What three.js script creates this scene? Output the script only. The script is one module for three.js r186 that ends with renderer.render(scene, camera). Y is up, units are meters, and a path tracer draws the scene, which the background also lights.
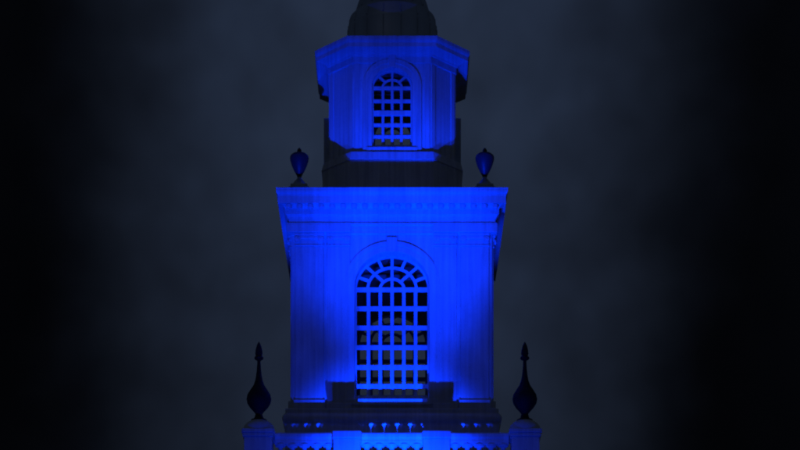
import * as THREE from 'three';
import { RoundedBoxGeometry } from 'three/addons/geometries/RoundedBoxGeometry.js';
import { mergeGeometries, toCreasedNormals } from 'three/addons/utils/BufferGeometryUtils.js';
import { SimplexNoise } from 'three/addons/math/SimplexNoise.js';

// ---------------------------------------------------------------- camera, sky, light, exposure
const scene = new THREE.Scene();
const camera = new THREE.PerspectiveCamera(2 * Math.atan(225 / 2040) * 180 / Math.PI, 800 / 450, 0.1, 3000);
camera.position.set(0.235, 1.6, 60);
camera.lookAt(0.235, 1.6, 0);
camera.setViewOffset(800, 450, 0, -757, 800, 450);      // a rising lens: level camera, verticals stay parallel
camera.updateProjectionMatrix();
camera.focus = 36; camera.userData.fStop = 1.7;           // wide open and focused a little short: the picture is soft

const renderer = new THREE.WebGLRenderer({ antialias: true });
renderer.toneMapping = THREE.LinearToneMapping;
renderer.toneMappingExposure = 1;
renderer.shadowMap.enabled = true;

function seeded(a) {
  return () => { a |= 0; a = a + 0x6D2B79F5 | 0; let t = Math.imul(a ^ a >>> 15, 1 | a); t = t + Math.imul(t ^ t >>> 7, 61 | t) ^ t; return ((t ^ t >>> 14) >>> 0) / 4294967296; };
}
const rnd = seeded(71);
const simplex = new SimplexNoise({ random: seeded(5) });
const sstep = (a, b, x) => { const t = Math.min(1, Math.max(0, (x - a) / (b - a))); return t * t * (3 - 2 * t); };
function fbm(x, y, z, oct) { let s = 0, a = 0.5; for (let i = 0; i < oct; i++) { s += a * simplex.noise3d(x, y, z); x *= 2.03; y *= 2.03; z *= 2.03; a *= 0.5; } return s; }

// overcast night sky: thin cloud lit by the town behind the tower, darker banks to both sides
{
  const W = 2048, H = 1024, d = new Float32Array(W * H * 4);
  for (let j = 0; j < H; j++) {
    const el = ((j + 0.5) / H - 0.5) * Math.PI, cy = Math.sin(el), ce = Math.cos(el);
    for (let i = 0; i < W; i++) {
      const az = ((i + 0.5) / W - 0.5) * 2 * Math.PI, x = ce * Math.cos(az), z = ce * Math.sin(az);
      let b;
      if (el < -0.05) b = 0.3;
      else {
        const n = fbm(x * 2.2, cy * 3.2, z * 2.2, 4);
        b = 0.6 + 0.5 * n;                                   // cloud all round
        const near = z < 0 ? Math.exp(-(Math.pow(x / z / 0.42, 4)) - Math.pow((cy / Math.max(0.05, -z) - 0.37) / 0.5, 4)) : 0;
        if (near > 0.002) {
          const s = x / -z, t = cy / -z;
          const m = fbm(x * 14 + 3, cy * 14, z * 14, 5), q = s + 0.016 * m;
          const left = sstep(-0.19, -0.042, q), right = 1 - sstep(0.035, 0.165 + 0.13 * (t - 0.3), q);
          const c = 0.035 + 0.93 * left * right;
          b += (c * (1 + 0.26 * fbm(x * 24, cy * 24, z * 24, 4) + 0.06 * fbm(x * 90, cy * 60, z * 90, 2)) * (0.82 + 1.3 * (t - 0.26)) - b) * near;
        }
      }
      b = Math.max(0.03, b);
      const k = (j * W + i) * 4, tint = Math.sqrt(Math.min(1, b));
      d[k] = 0.0155 * b; d[k + 1] = (0.019 + 0.005 * tint) * b; d[k + 2] = (0.030 + 0.017 * tint) * b; d[k + 3] = 1;
    }
  }
  const sky = new THREE.DataTexture(d, W, H, THREE.RGBAFormat, THREE.FloatType);
  sky.mapping = THREE.EquirectangularReflectionMapping; sky.magFilter = THREE.LinearFilter; sky.minFilter = THREE.LinearFilter;
  sky.wrapS = THREE.RepeatWrapping; sky.needsUpdate = true;
  scene.background = sky; scene.environment = sky;
}
// veiled moon, hardly any light left through the cloud
const moon = new THREE.DirectionalLight(0xcfd8ff, 0.006);
moon.position.set(-20, 70, 45); moon.target.position.set(0, 20, 0); moon.castShadow = true; moon.shadow.radius = 40;
moon.shadow.camera.left = moon.shadow.camera.bottom = -25; moon.shadow.camera.right = moon.shadow.camera.top = 25; moon.shadow.camera.far = 160;
scene.add(moon, moon.target);

// ---------------------------------------------------------------- materials
function noiseTex(size, metres, fn, srgb) {
  const data = new Uint8Array(size * size * 4);
  for (let j = 0; j < size; j++) for (let i = 0; i < size; i++) {
    const a = i / size * 2 * Math.PI, v = fn(i / size, j / size, Math.cos(a), Math.sin(a));
    const k = (j * size + i) * 4;
    const c = Array.isArray(v) ? v : [v, v, v];
    for (let q = 0; q < 3; q++) data[k + q] = Math.max(0, Math.min(255, c[q] * 255)); data[k + 3] = 255;
  }
  const t = new THREE.DataTexture(data, size, size);
  t.wrapS = t.wrapT = THREE.MirroredRepeatWrapping; t.magFilter = THREE.LinearFilter; t.minFilter = THREE.LinearMipmapLinearFilter; t.generateMipmaps = true;
  t.repeat.set(1 / metres, 1 / metres); if (srgb) t.colorSpace = THREE.SRGBColorSpace; t.needsUpdate = true;
  return t;
}
// weathered white paint: blotches, rain streaks, small chips
const paintMap = noiseTex(1024, 5.3, (u, v) => {
  const blot = fbm(u * 3.1, v * 2.3, 1.7, 5), streak = fbm(u * 34, v * 1.6, 4.4, 3), grain = fbm(u * 120, v * 120, 8.1, 2);
  const chip = sstep(0.36, 0.46, fbm(u * 38, v * 44, 12.5, 3));
  const g = 0.86 + 0.085 * blot + 0.1 * streak + 0.045 * grain - 0.035 * chip;
  return [g, g * 0.995, g * 0.975];
}, true);
const paintBump = noiseTex(512, 1.9, (u, v) => 0.5 + 0.3 * fbm(u * 9, v * 14, 2, 4) + 0.2 * fbm(u * 60, v * 24, 6, 2), false);
const leadMap = noiseTex(512, 3.1, (u, v) => {
  const g = 0.74 + 0.08 * fbm(u * 4, v * 5, 9, 5) + 0.05 * fbm(u * 30, v * 7, 3, 3);
  return [g * 0.97, g, g * 1.02];
}, true);
const brickMap = noiseTex(512, 4, (u, v) => { const g = 0.4 + 0.1 * fbm(u * 8, v * 8, 2, 5); return [g, g * 0.62, g * 0.52]; }, true);
const earthMap = noiseTex(512, 9, (u, v) => { const g = 0.24 + 0.08 * fbm(u * 9, v * 9, 5, 5); return [g, g, g * 0.97]; }, true);

const M = {
  paint: new THREE.MeshStandardMaterial({ map: paintMap, bumpMap: paintBump, bumpScale: 0.006, roughness: 0.72 }),
  trim: new THREE.MeshStandardMaterial({ map: paintMap, bumpMap: paintBump, bumpScale: 0.003, roughness: 0.62 }),
  lead: new THREE.MeshStandardMaterial({ map: leadMap, bumpMap: paintBump, bumpScale: 0.004, roughness: 0.5, metalness: 0.92 }),
  iron: new THREE.MeshStandardMaterial({ color: new THREE.Color().setRGB(0.012, 0.011, 0.013), roughness: 0.75, metalness: 0.0 }),
  copper: new THREE.MeshStandardMaterial({ color: new THREE.Color().setRGB(0.06, 0.056, 0.07), roughness: 0.42, metalness: 0.35 }),
  timber: new THREE.MeshStandardMaterial({ color: new THREE.Color().setRGB(0.17, 0.13, 0.1), roughness: 0.9 }),
  glass: new THREE.MeshPhysicalMaterial({ color: 0xffffff, transmission: 1, thickness: 0, roughness: 0.03, ior: 1.5 }),
  brick: new THREE.MeshStandardMaterial({ map: brickMap, bumpMap: paintBump, bumpScale: 0.01, roughness: 0.9 }),
  earth: new THREE.MeshStandardMaterial({ map: earthMap, roughness: 0.95 }),
  housing: new THREE.MeshStandardMaterial({ color: new THREE.Color().setRGB(0.03, 0.03, 0.032), roughness: 0.5, metalness: 0.4 }),
};

// ---------------------------------------------------------------- helpers
function uvMetres(g) {                                        // box projection, one unit of uv per metre
  if (g.index) g = g.toNonIndexed();
  g.computeVertexNormals();
  const p = g.attributes.position, uv = new Float32Array(p.count * 2), a = new THREE.Vector3(), b = new THREE.Vector3(), c = new THREE.Vector3();
  for (let i = 0; i < p.count; i += 3) {
    a.fromBufferAttribute(p, i); b.fromBufferAttribute(p, i + 1); c.fromBufferAttribute(p, i + 2);
    const n = b.clone().sub(a).cross(c.clone().sub(a)); const ax = Math.abs(n.x), ay = Math.abs(n.y), az = Math.abs(n.z);
    [a, b, c].forEach((v, k) => {
      const q = (i + k) * 2;
      if (ay > ax && ay > az) { uv[q] = v.x; uv[q + 1] = v.z + 0.37; } else if (ax > az) { uv[q] = v.z + 2.1; uv[q + 1] = v.y; } else { uv[q] = v.x; uv[q + 1] = v.y; }
    });
  }
  g.setAttribute('uv', new THREE.BufferAttribute(uv, 2));
  return g;
}
const smooth = (g, deg = 35) => toCreasedNormals(g, deg * Math.PI / 180);
function mesh(name, g, m, parent) {
  const o = new THREE.Mesh(g, m); o.name = name; o.castShadow = o.receiveShadow = true; parent.add(o); return o;
}
function box(x0, x1, y0, y1, z0, z1, r = 0.012) {
  const g = new RoundedBoxGeometry(x1 - x0, y1 - y0, z1 - z0, 1, Math.min(r, (x1 - x0) / 3, (y1 - y0) / 3, (z1 - z0) / 3));
  g.translate((x0 + x1) / 2, (y0 + y1) / 2, (z0 + z1) / 2);
  return uvMetres(g);
}
const square = (h) => (d) => [[-(h + d), h + d], [h + d, h + d], [h + d, -(h + d)], [-(h + d), -(h + d)]];
const rect = (hx, z0, z1) => (d) => [[-(hx + d), z1 + d], [hx + d, z1 + d], [hx + d, z0 - d], [-(hx + d), z0 - d]];
const octagon = (ap, f) => (d) => {
  const a = ap + d, q = f + 0.4142 * d;
  return [[-q, a], [q, a], [a, q], [a, -q], [q, -a], [-q, -a], [-a, -q], [-a, q]];
};
function sweep(plan, profile, closeTop = false, closeBottom = false) {   // profile: [offset, height] from below upwards
  const v = [];
  const quad = (a, b, c, e) => v.push(...a, ...b, ...c, ...a, ...c, ...e);
  for (let k = 0; k + 1 < profile.length; k++) {
    const [d0, y0] = profile[k], [d1, y1] = profile[k + 1], P = plan(d0), Q = plan(d1), n = P.length;
    for (let i = 0; i < n; i++) {
      const j = (i + 1) % n;
      quad([P[i][0], y0, P[i][1]], [P[j][0], y0, P[j][1]], [Q[j][0], y1, Q[j][1]], [Q[i][0], y1, Q[i][1]]);
    }
  }
  const cap = (d, y, up) => {
    const P = plan(d);
    for (let i = 1; i + 1 < P.length; i++) {
      const t = [[P[0][0], y, P[0][1]], [P[i][0], y, P[i][1]], [P[i + 1][0], y, P[i + 1][1]]];
      if (!up) t.reverse();
      t.forEach((q) => v.push(...q));
    }
  };
  if (closeTop) cap(profile.at(-1)[0], profile.at(-1)[1], true);
  if (closeBottom) cap(profile[0][0], profile[0][1], false);
  const g = new THREE.BufferGeometry(); g.setAttribute('position', new THREE.Float32BufferAttribute(v, 3));
  return uvMetres(g);
}
// a curve as profile points
const curve = (d0, y0, d1, y1, bulge, n = 5) => Array.from({ length: n + 1 }, (_, i) => {
  const t = i / n, s = t * (1 - t) * 4 * bulge; return [d0 + (d1 - d0) * t + s, y0 + (y1 - y0) * t];
});
function lathe(pts, seg = 40) { return smooth(new THREE.LatheGeometry(pts.map(([r, y]) => new THREE.Vector2(Math.max(0.0005, r), y)), seg), 40); }
function archPath(Shape, hw, y0, ys, ry, n = 28) {            // opening: foot y0, springing ys, rise ry
  const s = new Shape(); s.moveTo(-hw, y0); s.lineTo(hw, y0);
  for (let i = 0; i <= n; i++) { const a = Math.PI * i / n; s.lineTo(hw * Math.cos(a), ys + ry * Math.sin(a)); }
  s.closePath(); return s;
}
function archWall(hx, y0, y1, hole, depth) {                  // slab with an arched opening, outer face at z = 0
  const s = new THREE.Shape(); s.moveTo(-hx, y0); s.lineTo(hx, y0); s.lineTo(hx, y1); s.lineTo(-hx, y1); s.closePath();
  s.holes.push(archPath(THREE.Path, ...hole));
  const g = new THREE.ExtrudeGeometry(s, { depth, bevelEnabled: false }); g.translate(0, 0, -depth);
  return uvMetres(g);
}
function archBand(hwIn, hwOut, y0, ys, ryIn, ryOut, depth, bevel = 0.015, n = 36) {   // moulding round an arched opening
  const s = new THREE.Shape();
  s.moveTo(-hwOut, y0); s.lineTo(-hwIn, y0); 
  for (let i = n; i >= 0; i--) { const a = Math.PI * i / n; s.lineTo(hwIn * Math.cos(a), ys + ryIn * Math.sin(a)); }
  s.lineTo(hwIn, y0); s.lineTo(hwOut, y0);
  for (let i = 0; i <= n; i++) { const a = Math.PI * i / n; s.lineTo(hwOut * Math.cos(a), ys + ryOut * Math.sin(a)); }
  s.closePath();
  return uvMetres(new THREE.ExtrudeGeometry(s, { depth, bevelEnabled: bevel > 0, bevelSize: bevel, bevelThickness: bevel, bevelSegments: 2 }));
}
function sector(hw, ys, ry, r0, r1, a0, a1, n = 6) {          // piece of the fan, radii as shares of the arch
  const s = new THREE.Shape(); const at = (r, a) => [hw * r * Math.cos(a), ys + ry * r * Math.sin(a)];
  s.moveTo(...at(r0, a0)); for (let i = 0; i <= n; i++) s.lineTo(...at(r1, a0 + (a1 - a0) * i / n));
  if (r0 > 0.01) for (let i = n; i > 0; i--) s.lineTo(...at(r0, a0 + (a1 - a0) * i / n));
  s.closePath(); return s;
}
const bar = (shape, depth) => { const g = new THREE.ExtrudeGeometry(shape, { depth, bevelEnabled: false }); g.translate(0, 0, -depth / 2); return uvMetres(g); };
const counts = {};
function top(o, label, category, group) {
  const n = counts[o.name] = (counts[o.name] ?? -1) + 1; if (n) o.name += '_' + String(n).padStart(3, '0');
  o.userData = { label, category }; if (group) o.userData.group = group;
  scene.add(o); return o;
}

// ---------------------------------------------------------------- ground
{
  const g = new THREE.PlaneGeometry(3000, 3000); g.rotateX(-Math.PI / 2);
  const uv = g.attributes.uv; for (let i = 0; i < uv.count; i++) uv.setXY(i, uv.getX(i) * 3000, uv.getY(i) * 3000);
  const o = mesh('ground', g, M.earth, scene); o.userData = { kind: 'structure', label: 'dark paved ground in front of the tower', category: 'ground' };
}

// ---------------------------------------------------------------- the steeple (z = 0 is the tower's axis here)
const tower = new THREE.Group(); tower.name = 'church_steeple'; tower.position.set(0, 0, -3);
top(tower, 'tall white church steeple flooded in blue light with arched windows and dark dome', 'steeple');

const DECK = 16.0;
// masonry shaft below the terrace
mesh('tower_shaft', sweep(rect(4.1, -4.1, 4.35), [[0.25, 0], [0.25, 1.1], [0.12, 1.2], [0, 1.2], [0, 14.9]]), M.brick, tower);
mesh('shaft_cornice', sweep(rect(4.1, -4.1, 4.35), [[0, 14.9], [0.1, 14.9], [0.1, 15.2], ...curve(0.14, 15.22, 0.42, 15.6, -0.05), [0.5, 15.62], [0.5, 15.85], [0.56, 15.9], [0.56, DECK]], true, true), M.trim, tower);

// belfry stage
const CORE = 2.94, BW = { hw: 1.095, y0: 18.76, ys: 22.1, ry: 0.985 };
const hole = [BW.hw, BW.y0, BW.ys, BW.ry];
const frontG = archWall(CORE, 18.3, 24.4, hole, 0.5);
const wallF = mesh('wall', frontG, M.paint, tower); wallF.position.z = CORE;
const wallB = mesh('wall', frontG, M.paint, tower); wallB.rotation.y = Math.PI; wallB.position.z = -CORE;
for (const s of [-1, 1]) mesh('wall', box(s > 0 ? 2.55 : -CORE + 0.003, s > 0 ? CORE - 0.003 : -2.55, 18.3, 24.4, -CORE + 0.5, CORE - 0.5, 0.002), M.paint, tower);
const lining = archWall(2.5, 18.5, 24.2, [BW.hw + 0.01, BW.y0 - 0.01, BW.ys, BW.ry + 0.01], 0.05);
const lin = mesh('inner_lining', lining, M.timber, tower); lin.position.z = -CORE + 0.56;
for (const s of [-1, 1]) mesh('inner_lining', box(s > 0 ? 2.5 : -2.54, s > 0 ? 2.54 : -2.5, 18.5, 24.2, -2.4, 2.4, 0.002), M.timber, tower);
mesh('belfry_ceiling', box(-2.52, 2.52, 24.1, 24.3, -2.5, 2.5, 0.002), M.timber, tower);
mesh('belfry_floor', box(-2.52, 2.52, 18.35, 18.5, -2.5, 2.5, 0.002), M.timber, tower);

// plinth of the belfry
mesh('plinth', sweep(square(CORE), [[0.16, DECK], [0.26, DECK], [0.26, 16.5], ...curve(0.25, 16.55, 0.2, 16.7, 0.02), [0.2, 17.95], ...curve(0.22, 18.0, 0.22, 18.26, 0.06, 7), [0.19, 18.3], [0.19, 18.42], [0, 18.5]], false), M.trim, tower);

// arched window with fan light: frame, muntins and single panes
function archWindow(name, o) {
  const w = new THREE.Group(); w.name = name;
  mesh('frame', archBand(o.hw - o.fr, o.hw - 0.004, o.y0 + 0.004, o.ys, o.ry - o.fr, o.ry - 0.004, 0.1, 0), M.trim, w).position.z = -0.05;
  mesh('bottom_rail', box(-o.hw + o.fr, o.hw - o.fr, o.y0 + 0.004, o.y0 + o.rail, -0.05, 0.05), M.trim, w);
  const iw = o.hw - o.fr, n = o.cols, cell = 2 * iw / n;
  const xs = Array.from({ length: n + 1 }, (_, i) => -iw + i * cell);
  const rows = o.rows;                                        // heights of the cross bars, the last at the springing
  for (let i = 1; i < n; i++) mesh('muntin', box(xs[i] - o.bw / 2, xs[i] + o.bw / 2, o.y0 + o.rail, rows.at(-1), -0.03, 0.03, 0.008), M.trim, w);
  rows.forEach((y, k) => mesh(k === o.strong ? 'meeting_rail' : 'muntin', box(-iw, iw, y - o.bh / 2 * (k === o.strong ? 1.5 : 1), y + o.bh / 2 * (k === o.strong ? 1.5 : 1), -0.036, k === o.strong ? 0.06 : 0.034, 0.008), M.trim, w));
  const ysAll = [o.y0 + o.rail, ...rows];
  for (let r = 0; r + 1 < ysAll.length; r++) for (let c = 0; c < n; c++) {
    const g = new THREE.PlaneGeometry(cell - 0.01, ysAll[r + 1] - ysAll[r] - 0.01), p = mesh('pane', g, M.glass, w);
    p.position.set((xs[c] + xs[c + 1]) / 2, (ysAll[r] + ysAll[r + 1]) / 2, -0.012);
    p.rotation.set((rnd() - 0.5) * 0.012, (rnd() - 0.5) * 0.012, 0);
  }
  const ih = o.ry - o.fr, rings = o.rings;                    // [inner share, outer share, pieces]
  const fw = o.fan, th = (r) => fw / (iw * r);
  rings.forEach(([r0, r1, k], q) => {
    if (q < rings.length - 1) mesh('muntin', bar(sector(iw, o.ys, ih, r1 - fw / 2 / iw, r1 + fw / 2 / iw, 0, Math.PI, 24), 0.06), M.trim, w);
    for (let i = 1; i < k; i++) {
      const a = Math.PI * i / k, ra = Math.max(r0, 0.02);
      const s = new THREE.Shape(), nx = -Math.sin(a) * fw / 2, ny = Math.cos(a) * fw / 2;
      const A = [iw * ra * Math.cos(a), o.ys + ih * ra * Math.sin(a)], B = [iw * r1 * Math.cos(a), o.ys + ih * r1 * Math.sin(a)];
      s.moveTo(A[0] + nx, A[1] + ny); s.lineTo(A[0] - nx, A[1] - ny); s.lineTo(B[0] - nx, B[1] - ny); s.lineTo(B[0] + nx, B[1] + ny); s.closePath();
      mesh('muntin', bar(s, 0.054), M.trim, w);
    }
    for (let i = 0; i < k; i++) mesh('pane', new THREE.ShapeGeometry(sector(iw, o.ys, ih, r0 + 0.004, r1 - 0.004, Math.PI * i / k + 0.004, Math.PI * (i + 1) / k - 0.004)), M.glass, w).position.z = -0.012;
  });
  return w;
}
const belfryWin = archWindow('window', { ...BW, fr: 0.05, rail: 0.2, cols: 6, bw: 0.106, bh: 0.13, fan: 0.084, rows: [19.24, 19.80, 20.39, 20.97, 21.54, 22.1], strong: -1, rings: [[0, 0.34, 2], [0.34, 0.69, 4], [0.69, 1, 8]] });
belfryWin.position.z = CORE - 0.36; tower.add(belfryWin);
const belfryWinB = belfryWin.clone(); belfryWinB.rotation.y = Math.PI; belfryWinB.position.z = -CORE + 0.36; tower.add(belfryWinB);

// architrave round the window, imposts and keystone
for (const s of [1, -1]) {
  const g = new THREE.Group(); g.name = 'window_surround'; g.rotation.y = s > 0 ? 0 : Math.PI; g.position.z = s * CORE; tower.add(g);
  mesh('moulding', archBand(BW.hw + 0.02, BW.hw + 0.17, 18.5, BW.ys, BW.ry + 0.02, BW.ry + 0.17, 0.035), M.trim, g);
  mesh('moulding', archBand(BW.hw + 0.2, BW.hw + 0.3, 18.5, BW.ys, BW.ry + 0.2, BW.ry + 0.3, 0.05, 0.02), M.trim, g);
  mesh('sill', box(-1.42, 1.42, 18.58, 18.75, -0.36, 0.1, 0.02), M.trim, g);
  const k = new THREE.Shape(); k.moveTo(-0.1, 23.08); k.lineTo(0.1, 23.08); k.lineTo(0.15, 23.5); k.lineTo(-0.15, 23.5); k.closePath();
  mesh('keystone', uvMetres(new THREE.ExtrudeGeometry(k, { depth: 0.07, bevelSize: 0.015, bevelThickness: 0.015, bevelSegments: 1 })), M.trim, g);
}
// pilasters, two each side of the window on each face
const pilasterSpots = [[-2.435, 0.88], [-1.57, 0.7], [1.57, 0.7], [2.435, 0.88]];
for (let f = 0; f < 4; f++) for (const [x, w] of pilasterSpots) {
  const g = new THREE.Group(); g.name = 'pilaster'; g.rotation.y = f * Math.PI / 2; tower.add(g);
  const h = w / 2, outer = Math.abs(x) > 2;
  mesh('shaft', box(x - h + 0.02, x + h - 0.02, 18.5, 23.24, CORE - 0.05, CORE + 0.055, 0.015), M.trim, g);
  mesh('base', box(x - h - 0.02, x + h + 0.02, 18.42, outer ? 18.72 : 18.62, CORE - 0.02, CORE + 0.12, 0.02), M.trim, g);
  const c = [box(x - h + 0.005, x + h - 0.005, 23.24, 23.29, CORE - 0.04, CORE + 0.085, 0.015), box(x - h + 0.02, x + h - 0.02, 23.29, 23.44, CORE - 0.04, CORE + 0.06, 0.01), box(x - h + 0.008, x + h - 0.008, 23.44, 23.54, CORE - 0.04, CORE + 0.1, 0.02), box(x - h, x + h, 23.54, 23.615, CORE - 0.04, CORE + 0.12, 0.012)];
  mesh('capital', mergeGeometries(c), M.trim, g);
  for (const s of [-1, 1]) {
    const v = new THREE.CylinderGeometry(0.085, 0.085, 0.06, 18); v.rotateX(Math.PI / 2); v.translate(x + s * (h - 0.1), 23.43, CORE + 0.1);
    const e = new THREE.CylinderGeometry(0.03, 0.03, 0.03, 12); e.rotateX(Math.PI / 2); e.translate(x + s * (h - 0.1), 23.43, CORE + 0.14);
    mesh('volute', uvMetres(mergeGeometries([v.toNonIndexed(), e.toNonIndexed()])), M.trim, g);
  }
}
// entablature
mesh('architrave', sweep(square(CORE), [[0, 23.6], [0.07, 23.62], [0.07, 23.72], [0.09, 23.72], [0.09, 23.83], [0.15, 23.85], [0.15, 23.9], [0.1, 23.9]]), M.trim, tower);
mesh('frieze', sweep(square(CORE), [[0.1, 23.9], [0.1, 24.03]]), M.trim, tower);
for (const [x0, x1] of [[-2.92, -1.21], [1.21, 2.92]]) for (let f = 0; f < 4; f++) mesh('entablature_break', box(f % 2 || x0 > 0 ? x0 : -CORE - 0.157, f % 2 || x1 < 0 ? x1 : CORE + 0.157, 23.623, 23.86, CORE, CORE + 0.16, 0.012), M.trim, tower).rotation.y = f * Math.PI / 2;
const CORN = mesh('cornice', sweep(square(CORE), [[0.1, 24.03], ...curve(0.13, 24.03, 0.19, 24.13, -0.015), [0.2, 24.14], [0.2, 24.27], ...curve(0.2, 24.27, 0.26, 24.36, -0.01), [0.26, 24.38], [0.37, 24.4], [0.37, 24.385], [0.395, 24.385], [0.395, 24.6], [0.405, 24.61], ...curve(0.405, 24.63, 0.45, 24.78, 0.018), [0.455, 24.79], [0.455, 24.82], [-1.1, 24.9]], true), M.trim, tower);
const modG = box(-0.08, 0.08, 0.1, 0.225, 0, 0.15, 0.024);
for (const f of [0, 2]) for (let i = 0; i < 20; i++) {
  const piv = new THREE.Mesh(modG, M.trim); piv.name = 'modillion'; piv.castShadow = piv.receiveShadow = true;
  const t = (i - 9.5) * 0.318, a = f * Math.PI / 2, z = CORE + 0.205;
  piv.position.set(t * Math.cos(a) + z * Math.sin(a), 24.165, -t * Math.sin(a) + z * Math.cos(a)); piv.rotation.y = a; CORN.add(piv);
}

// lantern stage: square with cut corners
const AP = 1.89, FC = 1.153, LW = { hw: 0.6, y0: 26.6, ys: 28.44, ry: 0.52 };
const oct = octagon(AP, FC);
mesh('lantern_plinth', sweep(oct, [[0.26, 24.8], [0.26, 25.02], [0.22, 25.06], [0.22, 26.13], [0.25, 26.15], [0.18, 26.4], [0.03, 26.43], [-0.05, 26.44]]), M.trim, tower);
const lh = [LW.hw, LW.y0, LW.ys, LW.ry];
const lanG = archWall(FC, 26.3, 29.5, lh, 0.25);
for (const s of [1, -1]) { const m = mesh('lantern_wall', lanG, M.paint, tower); m.position.z = s * AP; m.rotation.y = s > 0 ? 0 : Math.PI; }
{
  const wallPanel = (x0, z0, x1, z1) => {
    const L = Math.hypot(x1 - x0, z1 - z0), g = box(-L / 2, L / 2, 26.3, 29.5, -0.25, 0, 0.002), m = mesh('lantern_wall', g, M.paint, tower);
    m.position.set((x0 + x1) / 2, 0, (z0 + z1) / 2); m.rotation.y = Math.atan2(x0 + x1, z0 + z1); return m;
  };
  for (const sx of [-1, 1]) {
    wallPanel(sx * AP, -FC * sx, sx * AP, FC * sx);
    for (const sz of [-1, 1]) wallPanel(sx * FC, sz * AP, sx * AP, sz * FC).rotation.y = Math.atan2(sx, sz);
  }
  const inner = archWall(FC - 0.1, 26.3, 29.3, [LW.hw + 0.01, LW.y0 - 0.01, LW.ys, LW.ry + 0.01], 0.03);
  mesh('inner_lining', inner, M.timber, tower).position.z = -AP + 0.29;
  mesh('lantern_ceiling', sweep(octagon(AP - 0.26, FC - 0.1), [[0, 29.2], [0, 29.3]], true, true), M.timber, tower);
  mesh('lantern_floor', sweep(octagon(AP - 0.26, FC - 0.1), [[0, 26.3], [0, 26.42]], true, true), M.timber, tower);
  // aedicules on the flanks
  for (const sx of [-1, 1]) mesh('side_aedicule', box(sx > 0 ? AP - 0.02 : -2.11, sx > 0 ? 2.11 : -AP + 0.02, 26.42, 28.2, -0.9, 0.2, 0.02), M.lead, tower);
}
const lanternWin = archWindow('window', { ...LW, fr: 0.045, rail: 0.12, cols: 4, bw: 0.085, bh: 0.095, fan: 0.066, rows: [26.98, 27.33, 27.68, 28.05, 28.44], strong: 2, rings: [[0, 0.52, 2], [0.52, 1, 4]] });
lanternWin.position.z = AP - 0.16; tower.add(lanternWin);
const lanternWinB = lanternWin.clone(); lanternWinB.rotation.y = Math.PI; lanternWinB.position.z = -AP + 0.16; tower.add(lanternWinB);
for (const s of [1, -1]) {
  const g = new THREE.Group(); g.name = 'window_surround'; g.rotation.y = s > 0 ? 0 : Math.PI; g.position.z = s * AP; tower.add(g);
  mesh('moulding', archBand(LW.hw + 0.015, LW.hw + 0.13, 26.42, LW.ys, LW.ry + 0.015, LW.ry + 0.13, 0.035), M.trim, g);
  mesh('moulding', archBand(LW.hw + 0.15, LW.hw + 0.26, 26.42, LW.ys, LW.ry + 0.15, LW.ry + 0.26, 0.06, 0.02), M.trim, g);
  const k = new THREE.Shape(); k.moveTo(-0.07, 28.97); k.lineTo(0.07, 28.97); k.lineTo(0.11, 29.32); k.lineTo(-0.11, 29.32); k.closePath();
  mesh('keystone', uvMetres(new THREE.ExtrudeGeometry(k, { depth: 0.09, bevelSize: 0.012, bevelThickness: 0.012, bevelSegments: 1 })), M.trim, g);
  mesh('sill', box(-0.78, 0.78, 26.45, 26.59, -0.16, 0.1, 0.02), M.trim, g);
}
for (let k = 0; k < 8; k++) {                                   // thin pilaster strips at the corners of the facets
  const a = k * Math.PI / 4, wide = k % 2 === 0, ap = wide ? AP : (AP + FC) / Math.SQRT2, hw = wide ? FC : (AP - FC) / Math.SQRT2;
  for (const s of [-1, 1]) {
    const m = mesh('corner_strip', box(-0.075, 0.075, 26.42, 29.3, -0.03, 0.03, 0.01), M.trim, tower), t = s * (hw - 0.1);
    m.position.set(ap * Math.sin(a) + t * Math.cos(a), 0, ap * Math.cos(a) - t * Math.sin(a)); m.rotation.y = a;
  }
}
mesh('lantern_cornice', sweep(oct, [[-0.05, 29.1], [0.05, 29.12], [0.05, 29.3], [0.09, 29.31], ...curve(0.1, 29.33, 0.36, 29.43, -0.05), [0.405, 29.44], [0.405, 29.56], [0.415, 29.57], ...curve(0.42, 29.58, 0.45, 29.7, 0.012), [0.45, 29.74], [-0.3, 29.86]], true), M.trim, tower);

// dome
{
  const d = mesh('dome', lathe([[1.5, 29.7], [1.5, 29.95], [1.44, 30.0], [1.4, 30.05], [1.39, 30.85], [1.385, 30.95], [1.35, 31.02], [1.33, 31.2], [1.32, 31.27], [1.22, 31.33], [1.14, 31.42], [1.125, 31.5], [1.07, 31.68], [0.98, 31.92], [0.86, 32.15], [0.68, 32.4], [0.48, 32.58], [0.34, 32.68], [0.26, 32.8], [0.24, 33.0]], 64), M.lead, tower);
  const seam = [[1.385, 30.95], [1.35, 31.02], [1.33, 31.2]], cap = [[1.13, 31.48], [1.07, 31.68], [0.98, 31.92], [0.86, 32.15], [0.68, 32.4], [0.48, 32.58]];
  for (const [pts, n] of [[seam, 16], [cap, 16]]) {              // standing seams of the sheet metal
    const g = new THREE.TubeGeometry(new THREE.CatmullRomCurve3(pts.map(([r, y]) => new THREE.Vector3(0, y, r))), 12, 0.022, 6);
    for (let i = 0; i < n; i++) mesh('standing_seam', g, M.lead, d).rotation.y = (i + 0.5) / n * 2 * Math.PI;
  }
  const low = new THREE.CylinderGeometry(0.02, 0.02, 0.8, 6); low.translate(0, 30.45, 1.395);
  for (let i = 0; i < 16; i++) mesh('standing_seam', low, M.lead, d).rotation.y = (i + 0.5) / 16 * 2 * Math.PI;
  mesh('dome_finial', lathe([[0.0, 32.95], [0.26, 33.0], [0.3, 33.08], [0.16, 33.15], [0.1, 33.3], [0.24, 33.5], [0.28, 33.65], [0.2, 33.85], [0.06, 34.0], [0.03, 34.9], [0, 35.4]], 24), M.iron, d);
}

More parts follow.
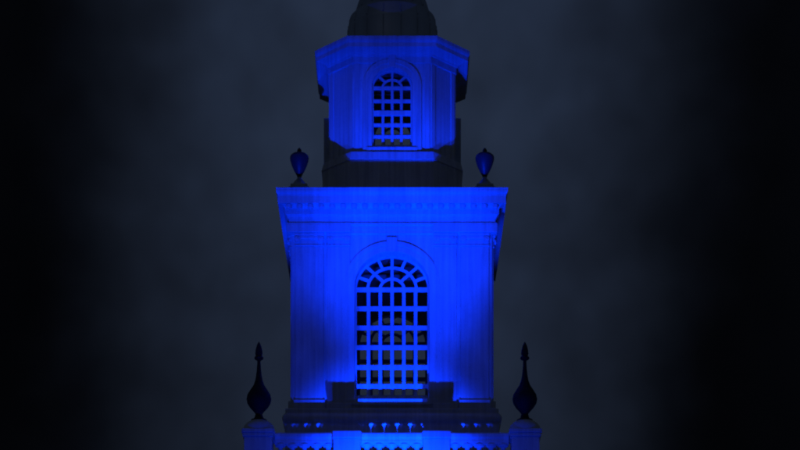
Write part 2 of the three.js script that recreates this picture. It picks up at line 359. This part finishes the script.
// ---------------------------------------------------------------- balustrade round the terrace
const BAL = new THREE.Group(); BAL.name = 'terrace_balustrade'; BAL.position.set(0, DECK, -3);
top(BAL, 'blue lit white balustrade with turned balusters round the terrace below the belfry', 'balustrade');
{
  const RT = 1.384, RB = 1.06, ZF = 4.27, XS = 3.827;             // rail top and underside above the deck; lines of the runs
  const balG = lathe([[0.12, 0.2], [0.125, 0.27], [0.07, 0.3], [0.1, 0.36], [0.135, 0.47], [0.1, 0.56], [0.085, 0.6], [0.12, 0.6], [0.165, 0.63], [0.179, 0.66], [0.179, 0.785], [0.17, 0.81], [0.085, 0.83], [0.07, 0.86], [0.066, 0.95], [0.08, 0.985], [0.15, 1.01], [0.16, RB]], 18);
  const railProfile = (w) => { const s = new THREE.Shape(); s.moveTo(-w * 0.8, RB); s.lineTo(w * 0.8, RB); s.lineTo(w * 0.86, RB + 0.09); s.lineTo(w * 0.8, RB + 0.12); s.lineTo(w * 0.9, RB + 0.18); s.lineTo(w, RB + 0.2); s.lineTo(w, RT - 0.04); s.lineTo(w * 0.8, RT); s.lineTo(-w * 0.8, RT); s.lineTo(-w, RT - 0.04); s.lineTo(-w, RB + 0.2); s.lineTo(-w * 0.9, RB + 0.18); s.lineTo(-w * 0.8, RB + 0.12); s.lineTo(-w * 0.86, RB + 0.09); s.closePath(); return s; };
  const run = (len, cx, cz, turn, n, pitch) => {
    const g = new THREE.ExtrudeGeometry(railProfile(0.14), { depth: len, bevelEnabled: false }); g.translate(0, 0, -len / 2); g.rotateY(Math.PI / 2);
    const r = mesh('rail', uvMetres(g), M.trim, BAL); r.position.set(cx, 0, cz); r.rotation.y = turn;
    const b = mesh('bottom_rail', box(-len / 2, len / 2, 0, 0.2, -0.16, 0.16, 0.02), M.trim, BAL); b.position.set(cx, 0, cz); b.rotation.y = turn;
    for (let i = 0; i < n; i++) {
      const t = (i - (n - 1) / 2) * pitch, o = mesh('baluster', balG, M.trim, BAL);
      o.position.set(cx + t * Math.cos(turn), 0, cz - t * Math.sin(turn));
    }
  };
  run(1.79, 0, ZF, 0, 5, 0.36);
  for (const s of [-1, 1]) { run(1.70, s * 2.515, ZF, 0, 5, 0.345); run(6.4, s * XS, 0.6, Math.PI / 2, 17, 0.37); }
  run(6.7, 0, -3.6, 0, 17, 0.38);
  const corner = (x, z) => {
    const p = new THREE.Group(); p.name = 'pedestal'; p.position.set(x, 0, z); BAL.add(p);
    mesh('block', uvMetres(mergeGeometries([box(-0.46, 0.46, 0, 0.28, -0.46, 0.46, 0.02), box(-0.4, 0.4, 0.28, 1.2, -0.4, 0.4, 0.02), box(-0.44, 0.44, 1.2, 1.3, -0.44, 0.44, 0.02), box(-0.47, 0.47, 1.3, 1.42, -0.47, 0.47, 0.025)])), M.trim, p);
    mesh('domed_cap', lathe([[0.46, 1.42], [0.455, 1.5], [0.43, 1.58], [0.38, 1.65], [0.3, 1.71], [0.22, 1.745], [0.0, 1.75]], 40), M.trim, p);
  };
  for (const s of [-1, 1]) { corner(s * XS, ZF); corner(s * XS, -3.6); }
  for (const s of [-1, 1]) {                                      // pedestals that stand forward beside the middle bay
    const p = new THREE.Group(); p.name = 'pedestal'; p.position.set(s * 1.276, 0, ZF + 0.2); BAL.add(p);
    mesh('block', uvMetres(mergeGeometries([box(-0.38, 0.38, -0.9, 1.06, -0.42, 0.52, 0.02), box(-0.41, 0.41, 1.06, 1.27, -0.42, 0.58, 0.03)])), M.trim, p);
  }
}

// ---------------------------------------------------------------- urns
function urnTall() {
  const g = new THREE.Group(); g.name = 'urn_finial';
  const p = 0.0288;
  mesh('foot', lathe([[0.0, 0], [8 * p, 0], [8 * p, 0.03], [5 * p, 0.07], [4.2 * p, 0.12], [3.4 * p, 0.2]], 32), M.iron, g);
  mesh('bowl', lathe([[3.4 * p, 0.2], [5.5 * p, 0.28], [9 * p, 0.39], [11.6 * p, 0.51], [12.4 * p, 0.63], [11.4 * p, 0.76], [8.6 * p, 0.89], [5.4 * p, 1.03], [3.7 * p, 1.17], [2.7 * p, 1.33], [2.1 * p, 1.5], [1.7 * p, 1.66], [1.7 * p, 1.74]], 40), M.iron, g);
  mesh('collar', lathe([[1.7 * p, 1.74], [3.8 * p, 1.77], [4.7 * p, 1.81], [4 * p, 1.85], [3 * p, 1.87]], 28), M.iron, g);
  mesh('flame_tip', lathe([[3 * p, 1.87], [3.7 * p, 1.94], [3.3 * p, 2.05], [2.3 * p, 2.16], [1.1 * p, 2.24], [0, 2.29]], 24), M.iron, g);
  return g;
}
for (const s of [-1, 1]) {
  const u = urnTall(); u.position.set(s * 3.827, DECK + 1.748, 1.27);
  top(u, 'tall black iron urn finial with flame tip on a domed corner pedestal', 'finial', 'tall urn finials on the terrace corners');
}
function urnSmall() {
  const g = new THREE.Group(); g.name = 'roof_urn';
  const p = 0.0296;
  mesh('base_block', uvMetres(mergeGeometries([box(-0.3, 0.3, 0, 0.2, -0.3, 0.3, 0.02), box(-0.25, 0.25, 0.2, 0.3, -0.25, 0.25, 0.02)])), M.lead, g);
  mesh('foot', lathe([[0.0, 0.3], [8 * p, 0.3], [7 * p, 0.36], [4.5 * p, 0.45], [2.6 * p, 0.52], [2.0 * p, 0.56]], 32), M.lead, g);
  mesh('bowl', lathe([[2 * p, 0.56], [2.6 * p, 0.62], [5.2 * p, 0.76], [7.6 * p, 0.92], [9.1 * p, 1.06], [9.4 * p, 1.14], [8.8 * p, 1.2], [6.8 * p, 1.25], [3.5 * p, 1.29], [2 * p, 1.31]], 40), M.copper, g);
  mesh('knob', lathe([[2 * p, 1.31], [2.3 * p, 1.36], [1.5 * p, 1.41], [0, 1.45]], 20), M.copper, g);
  return g;
}
for (const s of [-1, 1]) {
  const u = urnSmall(); u.position.set(s * 2.74, 24.815, -0.3);
  top(u, 'small dark bulbous urn standing on the cornice above the belfry corner', 'urn', 'small urns on the belfry cornice');
}

// ---------------------------------------------------------------- floodlights on the ground before the tower
const BLUE = new THREE.Color().setRGB(0.0, 0.027, 1.0);
function floodlight(x, z, aim, power, angle, penumbra, label) {
  const g = new THREE.Group(); g.name = 'floodlight'; g.position.set(x, 0, z);
  const dir = new THREE.Vector3(aim[0] - x, aim[1] - 0.75, aim[2] - z).normalize();
  mesh('base', box(-0.3, 0.3, 0, 0.1, -0.3, 0.3, 0.02), M.housing, g);
  const yoke = mesh('yoke', uvMetres(mergeGeometries([box(-0.3, 0.3, 0.1, 0.14, -0.04, 0.04), box(-0.3, -0.27, 0.14, 0.82, -0.04, 0.04), box(0.27, 0.3, 0.14, 0.82, -0.04, 0.04)])), M.housing, g);
  yoke.rotation.y = Math.atan2(dir.x, dir.z);
  const q = new THREE.Quaternion().setFromUnitVectors(new THREE.Vector3(0, 0, 1), dir);
  const c = lathe([[0, -0.3], [0.13, -0.28], [0.16, -0.2], [0.24, 0.05], [0.25, 0.12], [0.22, 0.12], [0.2, 0.04], [0, 0.02]], 32); c.rotateX(Math.PI / 2);
  const h = mesh('housing', c, M.housing, g); h.position.y = 0.75; h.quaternion.copy(q);
  const l = new THREE.CylinderGeometry(0.195, 0.195, 0.01, 32); l.rotateX(Math.PI / 2);
  const lens = mesh('lens', l, new THREE.MeshStandardMaterial({ color: 0x111111, emissive: BLUE, emissiveIntensity: 3 }), g);
  lens.position.set(dir.x * 0.06, 0.75 + dir.y * 0.06, dir.z * 0.06); lens.quaternion.copy(q);
  top(g, label, 'floodlight');
  const s = new THREE.SpotLight(BLUE, power, 0, angle * Math.PI / 180, penumbra, 2);
  s.position.set(x + dir.x * 0.16, 0.75 + dir.y * 0.16, z + dir.z * 0.16); s.target.position.set(...aim);
  s.castShadow = true; s.shadow.radius = 8; s.shadow.camera.far = 80; s.shadow.mapSize.set(2048, 2048);
  scene.add(s, s.target);
}
floodlight(0.6, 18.9, [0, 15.0, 0.5], 22000, 8.8, 1, 'blue floodlight standing closest to the tower foot, aimed at the balustrade');
floodlight(-1, 19.1, [0, 16.0, 0.5], 930, 14, 1, 'dim wide blue floodlight just behind the balustrade floodlight, aimed at the belfry wall');
floodlight(-10.6, 24.6, [0.4, 22.8, 0.5], 4900, 5.4, 1, 'narrow beam blue floodlight standing outermost, aimed across at the belfry cornice');
floodlight(6.2, 23.3, [0.4, 22.5, 0.5], 4500, 5.8, 1, 'blue floodlight beside a narrow beam one, aimed at the middle of the belfry');
floodlight(-4.9, 23.3, [-3, 24.9, 0.5], 3500, 6.6, 1, 'narrow beam blue floodlight, inner one of a pair, aimed up at the lantern flank');
floodlight(-6.3, 23.3, [4.1, 28, 0.5], 4300, 8.5, 1, 'wide beam blue floodlight, outer one of a pair, aimed up across the lantern');
floodlight(9.5, 23.6, [5.4, 25.3, -3], 12000, 4.6, 1, 'narrow beam blue floodlight aimed up along the shaded side of the belfry cornice');
floodlight(-9.4, 23.2, [-5.4, 25.3, -3], 9000, 4.6, 1, 'narrow beam blue floodlight beside the outermost one, aimed along the belfry cornice');

renderer.render(scene, camera);
